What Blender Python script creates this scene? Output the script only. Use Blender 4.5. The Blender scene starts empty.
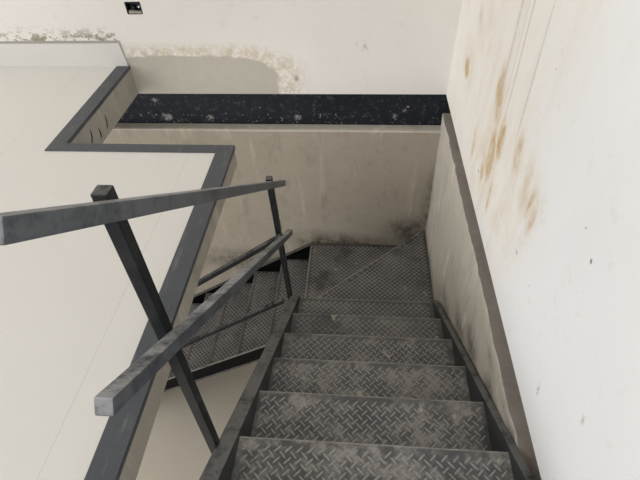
import bpy, bmesh, math, random
from mathutils import Vector, Matrix
random.seed(7)
SC = bpy.context.scene
COL = SC.collection

# ------------------------------------------------------------------ helpers
def obj(name, bm, mats, parent=None, smooth=False):
    bmesh.ops.recalc_face_normals(bm, faces=bm.faces)
    me = bpy.data.meshes.new(name)
    bm.to_mesh(me); bm.free()
    for m in (mats if isinstance(mats, (list, tuple)) else [mats]):
        me.materials.append(m)
    if smooth:
        for p in me.polygons: p.use_smooth = True
    o = bpy.data.objects.new(name, me)
    COL.objects.link(o)
    if parent: o.parent = parent
    return o

def empty(name, loc=(0, 0, 0)):
    o = bpy.data.objects.new(name, None)
    COL.objects.link(o); o.location = loc
    o.empty_display_size = .1
    return o

def tag(o, label=None, cat=None, group=None, kind=None):
    if label: o['label'] = label
    if cat: o['category'] = cat
    if group: o['group'] = group
    if kind: o['kind'] = kind
    return o

def struct(o, label=None):
    o['kind'] = 'structure'
    if label: o['label'] = label
    return o

def box(bm, x0, x1, y0, y1, z0, z1, mi=0):
    vs = [bm.verts.new(p) for p in ((x0,y0,z0),(x1,y0,z0),(x1,y1,z0),(x0,y1,z0),(x0,y0,z1),(x1,y0,z1),(x1,y1,z1),(x0,y1,z1))]
    for f in ((0,3,2,1),(4,5,6,7),(0,1,5,4),(1,2,6,5),(2,3,7,6),(3,0,4,7)):
        bm.faces.new([vs[i] for i in f]).material_index = mi
    return vs

def prism(bm, loop, vec, mi=0):
    """extrude a closed loop of 3-D points along vec"""
    v = Vector(vec)
    a = [bm.verts.new(p) for p in loop]
    b = [bm.verts.new(Vector(p) + v) for p in loop]
    n = len(a)
    bm.faces.new(a).material_index = mi
    bm.faces.new(b[::-1]).material_index = mi
    for i in range(n):
        bm.faces.new((a[i], a[(i+1) % n], b[(i+1) % n], b[i])).material_index = mi
    return a + b

def bevel(bm, w, seg=2, ang=0.5):
    es = [e for e in bm.edges if len(e.link_faces) == 2 and e.calc_face_angle(0) > ang]
    bmesh.ops.bevel(bm, geom=es, offset=w, segments=seg, affect='EDGES', profile=.6)

def bar_bm(p0, p1, w, h, up=(0, 0, 1), bev=.003):
    """square tube between two points, w across, h along `up`"""
    p0, p1 = Vector(p0), Vector(p1)
    d = (p1 - p0).normalized()
    s = d.cross(Vector(up)).normalized()
    u = s.cross(d).normalized()
    bm = bmesh.new()
    loop = [p0 + s*a*w/2 + u*b*h/2 for a, b in ((-1,-1),(1,-1),(1,1),(-1,1))]
    prism(bm, loop, p1 - p0)
    bmesh.ops.recalc_face_normals(bm, faces=bm.faces)
    if bev: bevel(bm, bev)
    return bm

# ------------------------------------------------------------------ materials
class NT:
    def __init__(s, name):
        s.m = bpy.data.materials.new(name); s.m.use_nodes = True
        s.n = s.m.node_tree.nodes; s.l = s.m.node_tree.links
        s.b = s.n['Principled BSDF']
        s.co = s.n.new('ShaderNodeTexCoord').outputs['Object']
    def plug(s, sock, v):
        if isinstance(v, bpy.types.NodeSocket): s.l.new(v, sock)
        elif v is not None: sock.default_value = v
    def math(s, op, a, b=None, c=None, clamp=False):
        n = s.n.new('ShaderNodeMath'); n.operation = op; n.use_clamp = clamp
        for i, v in enumerate((a, b, c)):
            if v is not None: s.plug(n.inputs[i], v)
        return n.outputs[0]
    def sep(s, v=None):
        n = s.n.new('ShaderNodeSeparateXYZ'); s.plug(n.inputs[0], v or s.co); return n.outputs
    def map(s, scale=(1,1,1), rot=(0,0,0), loc=(0,0,0)):
        n = s.n.new('ShaderNodeMapping'); s.plug(n.inputs['Vector'], s.co)
        n.inputs['Scale'].default_value = scale; n.inputs['Rotation'].default_value = rot; n.inputs['Location'].default_value = loc
        return n.outputs[0]
    def noise(s, scale, detail=4, rough=.55, vec=None, dist=0):
        n = s.n.new('ShaderNodeTexNoise'); s.plug(n.inputs['Vector'], vec or s.co)
        n.inputs['Scale'].default_value = scale; n.inputs['Detail'].default_value = detail
        n.inputs['Roughness'].default_value = rough; n.inputs['Distortion'].default_value = dist
        return n.outputs['Fac']
    def ramp(s, f, lo, hi, a=0., b=1.):
        n = s.n.new('ShaderNodeMapRange'); n.interpolation_type = 'SMOOTHSTEP'
        s.plug(n.inputs[0], f)
        n.inputs[1].default_value = lo; n.inputs[2].default_value = hi
        n.inputs[3].default_value = a; n.inputs[4].default_value = b
        return n.outputs[0]
    def mix(s, f, a, b):
        n = s.n.new('ShaderNodeMix'); n.data_type = 'RGBA'
        s.plug(n.inputs[0], f)
        for i, v in ((6, a), (7, b)):
            if isinstance(v, tuple) and len(v) == 3: v = v + (1,)
            s.plug(n.inputs[i], v)
        return n.outputs[2]
    def blob(s, u, v, cu, cv, ru, rv, shear=0., soft=1.):
        """soft elliptical patch in the u/v plane: 1 in the middle, 0 outside"""
        dv = s.math('SUBTRACT', v, cv)
        du = s.math('SUBTRACT', u, cu)
        if shear: du = s.math('MULTIPLY_ADD', dv, -shear, du)
        a = s.math('POWER', s.math('ABSOLUTE', s.math('DIVIDE', du, ru)), 2)
        b = s.math('POWER', s.math('ABSOLUTE', s.math('DIVIDE', dv, rv)), 2)
        return s.ramp(s.math('SQRT', s.math('ADD', a, b)), 1.0, 1.0 - soft, 0, 1)
    def bump(s, h, strength=.3, dist=.01):
        n = s.n.new('ShaderNodeBump'); n.inputs['Strength'].default_value = strength
        n.inputs['Distance'].default_value = dist
        s.plug(n.inputs['Height'], h); s.l.new(n.outputs[0], s.b.inputs['Normal'])
    def done(s, color, rough=.6, metal=0., spec=None):
        if isinstance(color, tuple) and len(color) == 3: color = color + (1,)
        s.plug(s.b.inputs['Base Color'], color); s.plug(s.b.inputs['Roughness'], rough)
        s.plug(s.b.inputs['Metallic'], metal)
        if spec is not None: s.b.inputs['Specular IOR Level'].default_value = spec
        return s.m

def mul(t, *fs):
    r = fs[0]
    for f in fs[1:]: r = t.math('MULTIPLY', r, f)
    return r
def mx(t, *fs):
    r = fs[0]
    for f in fs[1:]: r = t.math('MAXIMUM', r, f)
    return r

def mat_floor_tile(name, base, line_x, period):
    t = NT(name)
    x, y, z = t.sep()
    n = t.noise(2.2, 5); n2 = t.noise(30, 4)
    c = t.mix(n, tuple(v*.97 for v in base), tuple(min(1, v*1.03) for v in base))
    c = t.mix(t.ramp(n2, .62, .75, 0, .12), c, (.5, .46, .4))
    gx = t.math('ABSOLUTE', t.math('SUBTRACT', t.math('PINGPONG', t.math('SUBTRACT', x, line_x), period/2), 0))
    g = t.ramp(gx, .0016, .0004)
    c = t.mix(t.math('MULTIPLY', g, .45), c, (.42, .39, .34))
    t.bump(n2, .03, .002)
    return t.done(c, t.ramp(n, .3, .7, .42, .58), spec=.35)

def mat_granite():
    t = NT('dark granite strip')
    n = t.noise(9, 6, .65); s = t.noise(180, 2, .6); sm = t.noise(26, 5, .7, t.map((1, .25, 1)))
    c = t.mix(n, (.046, .051, .060), (.088, .095, .106))
    c = t.mix(t.ramp(s, .55, .75, 0, .35), c, (.16, .165, .17))
    c = t.mix(t.ramp(sm, .54, .76, 0, .45), c, (.25, .245, .235))
    t.bump(s, .08, .002)
    return t.done(c, t.ramp(n, .3, .7, .42, .62))

def mat_white_far():
    t = NT('white plaster with grey render patch')
    x, y, z = t.sep()
    n = t.noise(3, 6, .6); fine = t.noise(60, 5, .7); mid = t.noise(14, 6, .7)
    c = t.mix(n, (.74, .70, .655), (.80, .765, .725))
    c = t.mix(t.ramp(fine, .6, .8, 0, .25), c, (.60, .55, .49))
    c = t.mix(t.ramp(mid, .56, .72, 0, .4), c, (.66, .62, .56))
    # grey render patch: super-ellipse with a torn edge
    px = t.math('POWER', t.math('ABSOLUTE', t.math('DIVIDE', t.math('ADD', x, 1.13), .615)), 4)
    pz = t.math('POWER', t.math('ABSOLUTE', t.math('DIVIDE', t.math('ADD', z, .20), .262)), 4)
    d = t.math('ADD', t.math('ADD', px, pz), t.math('MULTIPLY', t.math('SUBTRACT', mid, .5), .9))
    left = t.ramp(x, -1.52, -1.47)
    halo = mul(t, t.ramp(d, 3.6, 1.1), t.ramp(t.noise(24, 6, .75), .40, .56), left)
    cream = t.mix(mid, (.40, .32, .215), (.80, .72, .585))
    c = t.mix(t.math('MULTIPLY', halo, .9), c, cream)
    grey = t.mix(mid, (.43, .395, .34), (.51, .475, .415))
    c = t.mix(mul(t, t.ramp(d, 1.12, .92), left), c, grey)
    # crumbled plaster just over the skirting
    sk = mul(t, t.ramp(x, -1.42, -1.50), t.ramp(z, .27, .17), t.ramp(t.noise(22, 6, .75, t.map((1, 1, 1.4))), .49, .55))
    sk = mul(t, sk, t.ramp(t.noise(3.3, 2, .5, t.map((1, 1, .2), (0, 0, 0), (.35, 0, 0))), .34, .46))
    c = t.mix(sk, c, t.mix(fine, (.17, .145, .115), (.46, .41, .33)))
    c = t.mix(mul(t, t.ramp(x, -1.48, -1.50), t.ramp(z, .166, .160)), c, (.36, .335, .30))   # open joint over the skirting, its shadow painted as a grey line
    # a smudge of fingers and a drip spot
    sm = mul(t, t.blob(x, z, .02, .12, .09, .05), t.ramp(t.noise(45, 3, .6, t.map((1, 1, .35))), .52, .62))
    c = t.mix(t.math('MULTIPLY', sm, .55), c, (.40, .36, .31))
    c = t.mix(t.math('MULTIPLY', t.blob(x, z, -.40, -.085, .018, .026, 0, .6), .8), c, (.34, .30, .25))
    t.bump(mid, .15, .006)
    return t.done(c, .85, spec=.2)

def mat_white_right():
    t = NT('white painted plaster with rust brown stains')
    x, y, z = t.sep()
    n = t.noise(2.5, 5, .6); st = t.noise(9, 5, .65, t.map((1, 1, .16)), .4); fine = t.noise(50, 4, .7)
    mid = t.noise(13, 5, .65, t.map((1, 1, .6)), .5)
    c = t.mix(n, (.845, .845, .842), (.885, .886, .885))
    cream = t.ramp(t.math('ADD', y, t.math('MULTIPLY', t.math('SUBTRACT', n, .5), 1.2)), .85, 1.75)
    c = t.mix(t.math('MULTIPLY', cream, .8), c, t.mix(mid, (.80, .725, .62), (.87, .835, .785)))
    c = t.mix(mul(t, t.ramp(st, .5, .72), t.ramp(y, .7, 1.6, .03, .42)), c, (.72, .64, .54))
    # brown run-off stains
    B = [(2.38,.18,.10,.08,1.),(1.77,.385,.08,.14,.7),(1.72,.335,.07,.12,1.),(1.60,.25,.07,.13,1.),(1.66,.12,.08,.16,1.),
         (1.72,.02,.05,.12,.8),(1.38,.32,.08,.15,.55),(1.15,.265,.07,.13,.8),(1.95,.0,.06,.14,.5),(2.3,.45,.09,.10,.35),
         (1.55,.0,.04,.15,.55),(1.24,.30,.10,.22,.35),(1.9,.42,.09,.2,.3)]
    tot = None
    for cy, cz, ry, rz, k in B:
        b = t.math('MULTIPLY', t.blob(y, z, cy, cz, ry, rz, .12), k)
        tot = b if tot is None else t.math('MAXIMUM', tot, b)
    # broad faint ochre tide marks under the runs
    for cy, cz, ry, rz, k in ((1.66, .20, .22, .34, .6), (1.35, .30, .22, .26, .45), (1.15, .24, .16, .22, .5), (2.36, .20, .22, .2, .55), (2.2, .48, .3, .2, .4), (1.8, .0, .3, .25, .5), (1.35, .02, .3, .16, .4)):
        c = t.mix(mul(t, t.blob(y, z, cy, cz, ry, rz, .15), t.ramp(t.noise(9, 5, .7, t.map((1, 1, .5), (0, 0, 0), (2, 5, 1))), .40, .62, .1, 1), k), c, (.66, .54, .36))
    c = t.mix(mul(t, t.ramp(t.noise(17, 5, .75), .58, .72), t.ramp(y, .3, 1.3, .12, .4)), c, (.62, .58, .52))
    tot = mul(t, t.ramp(tot, .02, .62), t.ramp(mid, .36, .62, .12, 1), t.ramp(fine, .25, .6, .55, 1))
    c = t.mix(t.math('MULTIPLY', tot, .92), c, (.53, .355, .16))
    # scored vertical hairlines
    for cy, w, k in ((1.60, .007, .6), (1.645, .005, .45), (1.43, .005, .6), (1.72, .016, .35)):
        b = t.ramp(t.math('ABSOLUTE', t.math('SUBTRACT', t.math('MULTIPLY_ADD', z, -.06, y), cy)), w, w*.3)
        b = mul(t, b, t.ramp(z, .30, .42), t.math('MULTIPLY', t.ramp(fine, .25, .5), k))
        c = t.mix(b, c, (.42, .34, .29))
    # chips
    for cy, cz, r in ((.855,.475,.0035),(.778,.439,.007),(1.135,.088,.004),(1.77,-.035,.008),(1.32,.66,.003),(.98,.10,.003)):
        c = t.mix(t.math('MULTIPLY', t.blob(y, z, cy, cz, r, r*1.3, .2, .5), .85), c, (.17, .14, .13))
    for cy, cz, ry, rz in ((.70, -.045, .014, .035), (.52, .155, .012, .025), (1.14, .085, .022, .012)):
        c = t.mix(mul(t, t.blob(y, z, cy, cz, ry, rz, .3), t.ramp(fine, .42, .6)), c, (.42, .40, .36))
    t.bump(t.math('ADD', mid, t.math('MULTIPLY', fine, .3)), .12, .006)
    return t.done(c, .75, spec=.25)

def mat_render(name, a, b, smudges_darks=(), drips=None, wallaxis='x'):
    t = NT(name)
    x, y, z = t.sep()
    u = x if wallaxis == 'x' else y
    n = t.noise(3.2, 6, .65); mid = t.noise(12, 6, .7); fine = t.noise(70, 4, .7)
    st = t.noise(10, 5, .65, t.map((1, 1, .14)))
    c = t.mix(n, a, b)
    c = t.mix(t.ramp(mid, .52, .75, 0, .35), c, tuple(v*.68 for v in a))
    c = t.mix(t.ramp(st, .54, .70, 0, .45), c, tuple(min(1, v*1.35) for v in b))
    c = t.mix(t.ramp(t.noise(6, 5, .7, t.map((1, 1, .4), (0, 0, 0), (3, 1, 2))), .54, .68, 0, .28), c, tuple(v*.62 for v in a))
    c = t.mix(t.ramp(fine, .62, .78, 0, .25), c, tuple(v*.6 for v in a))
    if drips:
        z0, z1, u0, u1 = drips
        d = mul(t, t.ramp(z, z1, z0), t.ramp(t.noise(30, 4, .6, t.map((1, 1, .07))), .56, .66), t.ramp(u, u0, u1))
        c = t.mix(t.math('MULTIPLY', d, .7), c, (.62, .58, .51))
    for cu, cv, ru, rv, k in smudges_darks:
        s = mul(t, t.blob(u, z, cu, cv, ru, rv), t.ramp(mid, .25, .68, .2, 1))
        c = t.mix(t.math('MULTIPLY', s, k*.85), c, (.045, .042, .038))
    t.bump(t.math('ADD', mid, t.math('MULTIPLY', fine, .5)), .22, .008)
    return t.done(c, .9, spec=.15)

def mat_black_steel(name, base=(.018, .020, .022), dust=.5, dustcol=(.21, .205, .195), rough=.45, scale=1., side=.25, spec=.3, gate=0.):
    t = NT(name)
    n = t.noise(7*scale, 6, .7); m = t.noise(38*scale, 5, .7); f = t.noise(160, 3, .7)
    geo = t.n.new('ShaderNodeNewGeometry')
    up = t.ramp(t.sep(geo.outputs['Normal'])[2], .2, .95, side, 1)    # dust settles on what faces up
    c = t.mix(n, base, tuple(v*1.9 for v in base))
    d = t.math('MULTIPLY', t.ramp(t.math('ADD', n, t.math('MULTIPLY', t.math('SUBTRACT', m, .5), .7)), .38-gate, .70-gate), up)
    c = t.mix(t.math('MULTIPLY', d, dust), c, dustcol)
    c = t.mix(t.ramp(m, .68, .76, 0, .35*dust), c, (.34, .33, .31))
    t.bump(f, .05, .002)
    return t.done(c, t.ramp(d, 0, 1, rough, .75), spec=spec)

def mat_beam():
    t = NT('black painted beam with white specks')
    n = t.noise(6, 6, .7); v = t.noise(22, 5, .75); w = t.noise(48, 3, .6)
    x, y, z = t.sep()
    c = t.mix(n, (.009, .011, .015), (.026, .030, .038))
    c = t.mix(t.ramp(v, .53, .68, 0, .5), c, (.11, .11, .115))
    low = t.ramp(z, -.30, -.44)
    c = t.mix(t.math('MULTIPLY', t.ramp(w, .64, .70), t.math('MULTIPLY_ADD', low, .75, .15)), c, (.50, .49, .46))
    for cx, cz, r in ((.315, -.345, .022), (.335, -.315, .014), (.25, -.385, .03), (-1.36, -.40, .05), (-1.05, -.41, .04), (-.42, -.40, .035), (-1.42, -.27, .03)):
        c = t.mix(mul(t, t.blob(x, z, cx, cz, r, r*.9, 0, .7), t.ramp(t.noise(60, 4, .7), .42, .6, 0, .8)), c, (.42, .415, .40))
    return t.done(c, .6, spec=.12)

def mat_tread(name, raised):
    t = NT(name)
    n = t.noise(5, 6, .7); m = t.noise(26, 5, .7); w = t.noise(13, 3, .55)
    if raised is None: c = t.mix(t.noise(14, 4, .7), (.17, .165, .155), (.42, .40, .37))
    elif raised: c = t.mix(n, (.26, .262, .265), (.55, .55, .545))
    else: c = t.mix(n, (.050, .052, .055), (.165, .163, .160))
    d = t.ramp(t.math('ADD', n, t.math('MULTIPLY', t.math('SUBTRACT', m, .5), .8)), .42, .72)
    c = t.mix(t.math('MULTIPLY', d, t.ramp(t.sep()[2], -1.4, -.35, .15, .95)), c, (.39, .37, .34))  # dust colour thins downward, painting in the light falloff of the stairwell
    c = t.mix(t.math('MULTIPLY', t.ramp(t.noise(3.1, 4, .6), .52, .68), .6), c, (.032, .032, .032))
    c = t.mix(t.ramp(w, .69, .725, 0, .8), c, (.52, .48, .40))
    return t.done(c, t.ramp(m, .3, .7, .38, .62), .0 if not raised else .25, spec=.5)

M_tile = mat_floor_tile('large pale floor tile', (.76, .735, .695), -.815, .96)
M_tile2 = mat_floor_tile('pale lower floor tile', (.66, .61, .53), -.30, .96)
M_skirt = mat_floor_tile('skirting tile', (.66, .64, .605), -1.725, .96)
M_granite = mat_granite()
M_far = mat_white_far()
M_right = mat_white_right()
M_farlow = mat_render('brown cement render', (.375, .33, .265), (.46, .41, .34),
                      [(-.30,-1.58,.40,.20,1.),(-.02,-1.60,.4,.17,1.),(.44,-1.42,.30,.26,1.),(-.9,-1.85,.9,.25,.8),(.58,-1.2,.10,.6,.7)], (-.47, -.62, -.2, .45))  # smudges along the foot; last entry darkens the right-hand corner
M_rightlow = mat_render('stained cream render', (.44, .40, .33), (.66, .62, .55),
                        [(.92,-.54,.20,.13,.9),(1.24,-.68,.20,.16,1.),(1.45,-.84,.22,.14,.9),(1.75,-1.08,.3,.13,.8),(2.80,-1.2,.12,.7,.8),(.66,-.37,.2,.06,.9),(2.3,-1.45,.9,.13,.8),(1.02,-.42,.12,.06,.5)],  # smudges beside the stringer; also darker along the foot and at the far corner
                        None, 'y')
M_ledge = mat_render('bare cement ledge', (.30, .27, .245), (.40, .36, .325))
M_fledge = mat_render('dusty cement ledge', (.56, .52, .45), (.66, .62, .55))
M_slab = mat_render('rough slab edge plaster', (.33, .30, .25), (.46, .425, .365))
M_slabl = mat_render('grey slab edge plaster', (.36, .345, .305), (.47, .45, .405))
M_under = mat_render('plain soffit', (.55, .53, .49), (.62, .60, .56))
M_rail = mat_black_steel('dusty black rail paint', (.024, .029, .036), .9, (.42, .42, .425), .36, 1., .16, .3, .10)
M_post = mat_black_steel('black post paint', (.004, .005, .0065), .7, (.24, .24, .235), .33, 1., .06, .16, .05)
M_string = mat_black_steel('scuffed black stringer paint', (.017, .019, .022), .85, (.24, .24, .235), .42, 1., .10, .3, .14)
M_web = mat_black_steel('clean black channel paint', (.003, .003, .0033), .95, (.27, .26, .235), .5, 1., .0, .06, .2)
M_chan = mat_black_steel('dusty black channel paint', (.003, .003, .0033), .95, (.135, .13, .12), .5, 1., .0, .06, .2)
M_beam = mat_beam()
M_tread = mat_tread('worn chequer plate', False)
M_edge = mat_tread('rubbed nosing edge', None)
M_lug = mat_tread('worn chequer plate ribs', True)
t = NT('black outlet plastic'); M_box = t.done((.012, .014, .018), .35)
t = NT('white connector'); M_wht = t.done((.75, .76, .74), .4)
t = NT('grey mortar'); M_mortar = t.done(t.mix(t.noise(60, 4), (.24, .22, .18), (.38, .35, .30)), .9)
t = NT('rusty wire'); M_wire = t.done(t.mix(t.noise(80, 3), (.022, .018, .016), (.06, .045, .038)), .7)

# ------------------------------------------------------------------ dimensions
YF = 2.797          # far wall
XR = .562           # upper right wall
EX, EY, LX = -.604, 1.90, -1.478     # edges of the upper floor round the well
TOPY = .098         # top step edge
GZ, Y0, G, R = -.342, .622, .26, .1785      # nosing line of the upper flight
nos = lambda k: (Y0 + G*k, GZ - R*k)
ZW1, ZW2 = GZ - 6*R, GZ - 7*R
LOW = ZW2 - 8*R     # lower floor

# ------------------------------------------------------------------ setting
bm = bmesh.new()     # upper floor: tile on a slab, an angled piece cut away for the stairwell
loop = [(-5, -3.2, 0), (XR, -3.2, 0), (XR, TOPY, 0), (EX-.008, TOPY, 0), (EX-.008, EY-.008, 0), (LX-.008, EY-.008, 0), (LX-.008, YF, 0), (-5, YF, 0)]
prism(bm, [(x, y, -.016) for x, y, _ in loop], (0, 0, .016), 0)
prism(bm, [(x, y, -.105) for x, y, _ in loop], (0, 0, .0885), 1)
floor = struct(obj('floor', bm, [M_tile, M_slab]))
bm = bmesh.new()
box(bm, LX-.26, LX-.0085, EY-.22, YF, -.188, -.1055)
struct(obj('trim_4', bm, M_slabl))
bm = bmesh.new()     # plaster skim over the left return, full height
box(bm, LX-.0085, LX-.004, EY-.008, YF, -.188, -.017); struct(obj('trim_5', bm, M_slabl))

bm = bmesh.new()
prism(bm, [(EX-.0078, TOPY, -.017), (EX-.0078, EY-.009, -.017), (EX-.0078, EY-.009, -.104), (EX-.0078, 1.3, -.106), (EX-.0078, TOPY, -.138)], (.0035, 0, 0))
struct(obj('trim_7', bm, M_slab))
SW = .083
def strip(name, pts):
    bm = bmesh.new()
    prism(bm, [(x, y, -.016) for x, y in pts], (0, 0, .021))
    bevel(bm, .0015, 1)
    return struct(obj(name, bm, M_granite))
strip('trim_1', [(LX, YF-.001), (LX-SW, YF-.001), (LX-SW, EY-.064), (LX, EY-.0005)])
strip('trim_2', [(LX-.0005, EY), (LX-SW+.0005, EY-.0645), (EX-SW, EY-.0645), (EX-.001, EY)])
strip('trim_3', [(EX, EY-.0015), (EX-SW+.0005, EY-.066), (EX-SW+.0005, TOPY), (EX, TOPY)])

bm = bmesh.new()     # upper far wall with a cut-out for the switch box
bx0, bx1, bz0, bz1 = -1.385, -1.290, .316, .386
for a in ((-5, bx0, -.192, 2.9), (bx1, .80, -.192, 2.9), (bx0, bx1, -.192, bz0), (bx0, bx1, bz1, 2.9)):
    box(bm, a[0], a[1], YF, YF+.14, a[2], a[3])
struct(obj('wall_far', bm, M_far))
bm = bmesh.new(); box(bm, XR, XR+.14, -3.2, YF-.0005, -.195, 2.9)
struct(obj('wall_right', bm, M_right))
LZ = -.457
bm = bmesh.new()     # lower far wall, its top a narrow ledge
prism(bm, [(-5, YF+.003, LOW), (-5, YF+.003, LZ-.16), (-5, YF-.011, LZ-.012), (-5, YF-.007, LZ-.004), (-5, YF+.01, LZ), (-5, YF+.25, LZ), (-5, YF+.25, LOW)], (5.80, 0, 0))
for f in bm.faces:
    if f.calc_center_median().z > LZ - .009: f.material_index = 1
struct(obj('wall_far_lower', bm, [M_farlow, M_fledge]))
LR = -.327
wx = lambda z: .5555 + (LR - z)*.035       # the lower right wall is not quite plumb
bm = bmesh.new()
ny = 150
# slightly chipped front edge along the ledge
rows = []
for i in range(ny+1):
    y = -3.2 + (YF+.0025+3.2)*i/ny
    j = random.uniform(-.004, .004)
    lip = .5605 if y < .68 else .5570
    rows.append([(.612, y, LOW), (.5665, y, LR-.16), (lip+.001+j*.6, y, LR-.008), (lip+.004+j, y, LR), (.70, y, LR), (.70, y, LOW)])
vs = [[bm.verts.new(p) for p in r] for r in rows]
for i in range(ny):
    for k in range(6):
        f = bm.faces.new((vs[i][k], vs[i+1][k], vs[i+1][(k+1) % 6], vs[i][(k+1) % 6]))
        f.material_index = 1 if k == 3 else 0
bm.faces.new(vs[0]); bm.faces.new(vs[-1][::-1])
struct(obj('wall_right_lower', bm, [M_rightlow, M_ledge]))
bm = bmesh.new(); box(bm, .66, .70, -3.2, YF-.001, LR+.0005, -.1955)
struct(obj('trim_6', bm, M_ledge))
bm = bmesh.new(); box(bm, -5, .80, -3.2, YF+.25, LOW-.12, LOW-.0005)
struct(obj('floor_lower', bm, M_tile2))

bm = bmesh.new()     # skirting tile with a mitred end
prism(bm, [(-5, YF, .0005), (LX-.006, YF, .0005), (LX-.020, YF, .150), (-5, YF, .150)], (0, -.012, 0))
bevel(bm, .0012, 1)
struct(obj('baseboard_far', bm, M_skirt))

bm = bmesh.new(); box(bm, -5, XR+.14, -3.2, YF+.14, 2.9005, 3.05)
struct(obj('ceiling', bm, M_under))

# ------------------------------------------------------------------ steel beam in the gap of the walls
bm = bmesh.new()
prism(bm, [(-5, YF+.005, LZ+.001), (-5, YF+.10, LZ+.001), (-5, YF+.062, LZ+.002), (-5, YF+.062, -.193), (-5, YF+.135, -.193), (-5, YF+.135, LZ+.0005)][2:], (5.70, 0, 0))
b = obj('steel_beam', bm, M_beam)
tag(b, 'long black steel beam with white paint specks set in the far wall above the brown render', 'beam')

# ------------------------------------------------------------------ switch box in the far wall
sb = empty('outlet_box', ((bx0+bx1)/2, YF, (bz0+bz1)/2))
tag(sb, 'open black electrical box let into the white far wall above the skirting', 'electrical box')
def local(o, root):
    o.parent = root
    o.matrix_parent_inverse = Matrix.Translation(-Vector(root.location))
    return o
bm = bmesh.new()
d = .045
box(bm, bx0+.001, bx1-.001, YF+d, YF+d+.003, bz0+.001, bz1-.001)
for a in ((bx0+.001, bx0+.005, bz0+.001, bz1-.001), (bx1-.005, bx1-.001, bz0+.001, bz1-.001), (bx0+.005, bx1-.005, bz0+.001, bz0+.005), (bx0+.005, bx1-.005, bz1-.005, bz1-.001)):
    box(bm, a[0], a[1], YF-.002, YF+d, a[2], a[3])
local(obj('box_shell', bm, M_box), sb)
bm = bmesh.new()
for cx, cz, r in ((-1.352, .345, .014), (-1.322, .350, .011)):
    bmesh.ops.create_uvsphere(bm, u_segments=10, v_segments=6, radius=r, matrix=Matrix.Translation((cx, YF+.03, cz)))
local(obj('cable_stub', bm, M_box, None, True), sb)
bm = bmesh.new(); bmesh.ops.create_cone(bm, cap_ends=True, segments=10, radius1=.006, radius2=.005, depth=.02,
      matrix=Matrix.Translation((-1.303, YF+.004, .358)) @ Matrix.Rotation(math.pi/2, 4, 'X'))
w = local(obj('connector', bm, M_wht), sb); w['label'] = 'small white wire connector'
bm = bmesh.new()      # lump of mortar in the lower edge
prism(bm, [(bx0+.012, YF-.003, bz0+.0055), (bx1-.006, YF-.003, bz0+.0055), (bx1-.008, YF-.003, bz0+.019), (-1.32, YF-.003, bz0+.016), (-1.345, YF-.003, bz0+.021), (bx0+.014, YF-.003, bz0+.022)], (0, .02, 0))
local(obj('mortar', bm, M_mortar), sb)

# ------------------------------------------------------------------ tie wires on the left slab edge
def wire(pts, label):
    cu = bpy.data.curves.new('tie_wire', 'CURVE'); cu.dimensions = '3D'; cu.bevel_depth = .0033; cu.bevel_resolution = 2
    sp = cu.splines.new('NURBS'); sp.points.add(len(pts)-1)
    for p, q in zip(sp.points, pts): p.co = (*q, 1)
    sp.use_endpoint_u = True; sp.order_u = 3
    o = bpy.data.objects.new('tmp', cu); COL.objects.link(o)
    me = bpy.data.meshes.new_from_object(o.evaluated_get(bpy.context.evaluated_depsgraph_get()))
    bpy.data.objects.remove(o); me.materials.append(M_wire)
    o = bpy.data.objects.new('tie_wire', me); COL.objects.link(o)
    return tag(o, label, 'wire', 'tie wires sticking out of the slab edge')
XW = LX - .004
for (y, z, dy, dz), lab in (((2.14, -.055, -.055, -.09), 'dark bent wire end on the slab edge, nearest the strip corner'),
                            ((2.215, -.095, -.012, -.07), 'dark bent wire end on the slab edge, middle of three'),
                            ((2.325, -.075, -.035, -.085), 'dark bent wire end on the slab edge, nearest the black beam')):
    wire([(XW-.004, y, z), (XW+.003, y+dy*.15, z+dz*.3), (XW+.004, y+dy*.55, z+dz*.7), (XW-.004, y+dy, z+dz)], lab)

# ------------------------------------------------------------------ staircase
stair = empty('staircase', (0, 1.2, LOW))
tag(stair, 'dark chequer plate steel staircase going down and turning left round the well', 'staircase')
def part(name, bm, mats, smooth=False):
    return local(obj(name, bm, mats, None, smooth), stair)

PITCH = .0265
def inside(poly, x, y):
    r = False; n = len(poly)
    for i in range(n):
        (x0, y0), (x1, y1) = poly[i], poly[(i+1) % n]
        if (y0 > y) != (y1 > y) and x < (x1-x0)*(y-y0)/(y1-y0) + x0: r = not r
    return r
def lugs(bm, poly, z, ang=0., margin=.009):
    """raised lens-shaped ribs of chequer plate, alternating at right angles"""
    cx = sum(p[0] for p in poly)/len(poly); cy = sum(p[1] for p in poly)/len(poly)
    ca, sa = math.cos(ang + math.pi/4), math.sin(ang + math.pi/4)
    L, Wd, Hh = .0185, .0034, .0024
    for i in range(-28, 29):
        for j in range(-28, 29):
            gx, gy = i*PITCH, j*PITCH
            x, y = cx + gx*ca - gy*sa, cy + gx*sa + gy*ca
            a = ang + (math.pi/4 if (i+j) % 2 else -math.pi/4)
            ux, uy = math.cos(a), math.sin(a)
            if not all(inside(poly, x+ux*L*s+ox, y+uy*L*s+oy) for s in (-1, 1) for ox, oy in ((margin,0),(-margin,0),(0,margin),(0,-margin))): continue
            P = lambda s, w, h: bm.verts.new((x + ux*L*s - uy*Wd*w, y + uy*L*s + ux*Wd*w, z + h))
            e0, e1 = P(-1, 0, 0), P(1, 0, 0)
            l0, l1, r0, r1 = P(-.5, 1, 0), P(.5, 1, 0), P(-.5, -1, 0), P(.5, -1, 0)
            t0, t1 = P(-.45, 0, Hh), P(.45, 0, Hh)
            for f in ((e0, r0, t0), (e0, t0, l0), (r0, r1, t1, t0), (l0, t0, t1, l1), (e1, t1, r1), (e1, l1, t1)):
                bm.faces.new(f).material_index = 1
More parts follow.
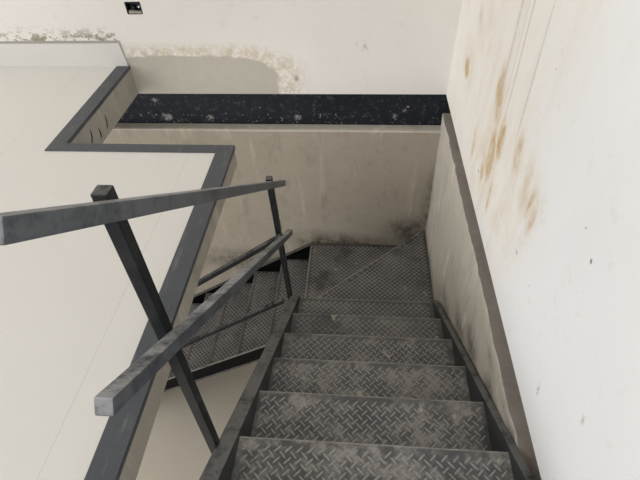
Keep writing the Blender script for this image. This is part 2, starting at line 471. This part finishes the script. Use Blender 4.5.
def tread(poly, z, ang=0., fold=None, name='tread'):
    bm = bmesh.new()
    prism(bm, [(x, y, z-.005) for x, y in poly], (0, 0, .005))
    if fold:                                   # plate folded down at the nosing to form the riser
        (xa, ya), (xb, yb), (ix, iy), h = fold
        prism(bm, [(xa, ya, z-.0052), (xb, yb, z-.0052), (xb+ix, yb+iy, z-.0052), (xa+ix, ya+iy, z-.0052)], (0, 0, -h))
        d = Vector((xb-xa, yb-ya, 0)).normalized(); q = Vector((-d.y, d.x, 0))
        if q.dot(Vector((ix, iy, 0))) < 0: q = -q
        e = [Vector(p) + Vector((0, 0, z+.0003)) for p in ((xa, ya, 0), (xb, yb, 0))]
        f0 = q*.0062; ew = .013 if name == 'winder_tread' else .0045
        prism(bm, [e[0]+f0, e[1]+f0, e[1]+f0-q*ew, e[0]+f0-q*ew], (0, 0, -.004), 2)   # rubbed bare edge
    bmesh.ops.recalc_face_normals(bm, faces=bm.faces)
    lugs(bm, poly, z, ang)
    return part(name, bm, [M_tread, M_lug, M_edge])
XL_, XR_ = -.364, .533
xl = lambda y: XL_ - max(0, 1.9 - y)*.0145     # the left side spreads a little upwards
for k in range(-1, 6):
    y, z = nos(k)
    y0 = y - G + .006 if k > -1 else TOPY + .002
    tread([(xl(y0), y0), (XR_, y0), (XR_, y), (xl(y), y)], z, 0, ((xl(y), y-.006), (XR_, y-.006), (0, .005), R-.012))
yp = nos(5)[0]
WR = .580
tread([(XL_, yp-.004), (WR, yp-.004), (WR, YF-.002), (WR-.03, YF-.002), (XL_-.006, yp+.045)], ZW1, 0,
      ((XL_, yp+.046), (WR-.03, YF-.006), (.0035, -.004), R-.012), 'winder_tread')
NX = -.378
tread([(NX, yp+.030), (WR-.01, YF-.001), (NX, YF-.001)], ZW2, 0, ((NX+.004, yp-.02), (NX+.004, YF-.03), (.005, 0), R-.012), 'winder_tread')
LY0, LY1, GX = 1.875, YF-.038, .27
for j in range(1, 8):
    x = NX - GX*j
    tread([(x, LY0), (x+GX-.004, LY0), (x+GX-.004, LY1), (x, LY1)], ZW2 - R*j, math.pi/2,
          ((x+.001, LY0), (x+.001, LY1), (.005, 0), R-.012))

def channel(p0, p1, depth, flange, side, tk=.006):
    """C channel along a sloping line p0 -> p1 (top edge of the web); side: where the flanges point"""
    p0, p1, s = Vector(p0), Vector(p1), Vector(side)
    dn = Vector((0, 0, -1))
    prof = [(0, 0), (flange, 0), (flange, tk), (tk, tk), (tk, depth-tk), (flange, depth-tk), (flange, depth), (0, depth)]
    bm = bmesh.new()
    prism(bm, [p0 + s*a + dn*b for a, b in prof], p1 - p0)
    bmesh.ops.recalc_face_normals(bm, faces=bm.faces)
    return bm
sl = -R/G
ys0, ys1 = TOPY + .012, yp + .002
zt = lambda y: GZ + (y - Y0)*sl + .024
part('stringer', channel((xl(ys0)-.001, ys0, zt(ys0)), (xl(ys1)-.001, ys1, zt(ys1)), .235, .056, (-1, 0, 0)), M_string)
part('stringer', channel((XR_-.001, ys0, zt(ys0)), (XR_-.001, ys1, zt(ys1)), .235, .0275, (1, 0, 0)), M_string)
slx = R/GX
zl = lambda x: ZW2 + (x - NX)*slx
xe = NX - GX*7.6
LYN = LY0 - .001
part('stringer', channel((NX+.02, LYN, zl(NX+.02)+.002), (xe, LYN, zl(xe)+.002), .165, .018, (0, -1, 0)), M_web)
part('stringer', channel((NX+.005, YF-.002, zl(NX)+.012), (xe, YF-.002, zl(xe)+.012), .20, .034, (0, -1, 0)), M_chan)

# ------------------------------------------------------------------ railing of the upper flight
PX = -.449
def chan_top(y): return zt(y)
rl = empty('stair_railing', (PX, 1.2, zt(1.2)))
tag(rl, 'dusty black square tube railing with two sloping rails along the upper flight', 'railing')
lo = lambda nm, bm, m: local(obj(nm, bm, m), rl)
PW = .031
sc = -PX/.42
p1b, p1t = Vector((PX, .565, zt(.565)-.10)), Vector((PX, .607, 1.273-.476*sc+.008))
p2b, p2t = Vector((PX+.020, 1.925, zt(1.925)-.06)), Vector((PX, 1.87, 1.273-1.37*sc+.022))
lo('post', bar_bm(p1b, p1t, PW, PW, (0, 1, 0)), M_post)
lo('post', bar_bm(p2b, p2t, .032, .032, (0, 1, 0)), M_post)
RX = PX + .036
rs = -RX/.42
def rail(a, b, w, h):
    (ya, za), (yb, zb) = a, b
    return bar_bm((RX, ya*rs, 1.273+za*rs), (RX, yb*rs, 1.273+zb*rs), w, h)
lo('handrail', rail((.352, -.355), (2.07, -1.634), .034, .034), M_rail)
lo('mid_rail', rail((.322, -.745), (2.118, -2.074), .034, .034), M_rail)

# ------------------------------------------------------------------ railing of the lower flight
r2 = empty('stair_railing', (-1.2, 1.85, zl(-1.2)))
tag(r2, 'thin black railing sloping left beside the lower flight, under the floor slab', 'railing')
lo2 = lambda nm, bm, m: local(obj(nm, bm, m), r2)
RY = 1.858
x0, x1 = PX + .017, -1.95
h1 = lambda x: 1.273 - 1.861 + (x + .429)*.765
h2 = lambda x: 1.273 - 2.425 + (x + .417)*.735
lo2('handrail', bar_bm((PX+.03, RY-.0, h1(PX+.03)), (x1, RY, h1(x1)), .03, .03), M_post)
lo2('mid_rail', bar_bm((PX-.018, RY, h2(PX-.018)), (x1, RY, h2(x1)), .03, .03), M_post)
lo2('post', bar_bm((x1-.016, RY, zl(x1)-.08), (x1-.016, RY, h1(x1)+.04), .032, .032, (0, 1, 0)), M_post)

# ------------------------------------------------------------------ light
wd = bpy.data.worlds.new('overcast daylight'); SC.world = wd; wd.use_nodes = True
bg = wd.node_tree.nodes['Background']
bg.inputs[0].default_value = (.98, .99, 1.0, 1)
wn, wl = wd.node_tree.nodes, wd.node_tree.links
tc = wn.new('ShaderNodeTexCoord'); sx = wn.new('ShaderNodeSeparateXYZ'); mr = wn.new('ShaderNodeMapRange')
wl.new(tc.outputs['Generated'], sx.inputs[0]); wl.new(sx.outputs[0], mr.inputs[0])
mr.inputs[1].default_value = -1; mr.inputs[2].default_value = .6; mr.inputs[3].default_value = 2.62; mr.inputs[4].default_value = 1.52
wl.new(mr.outputs[0], bg.inputs[1])

# ------------------------------------------------------------------ camera
cd = bpy.data.cameras.new('camera'); cam = bpy.data.objects.new('camera', cd); COL.objects.link(cam)
right = Vector((.99682278, .07167149, -.03474972))
down = Vector((.02642007, -.70909032, -.70462252))
fwd = Vector((-.07514204, .70146569, -.70873095))
m = Matrix((( right.x, -down.x, -fwd.x, 0), (right.y, -down.y, -fwd.y, 0), (right.z, -down.z, -fwd.z, 1.273), (0, 0, 0, 1)))
cam.matrix_world = m
cd.sensor_fit = 'HORIZONTAL'; cd.sensor_width = 36; cd.lens = 36*460/640
cd.clip_start = .02
SC.camera = cam

vs_ = SC.view_settings
vs_.view_transform = 'Standard'; vs_.look = 'None'; vs_.exposure = 0; vs_.gamma = 1; vs_.use_curve_mapping = False
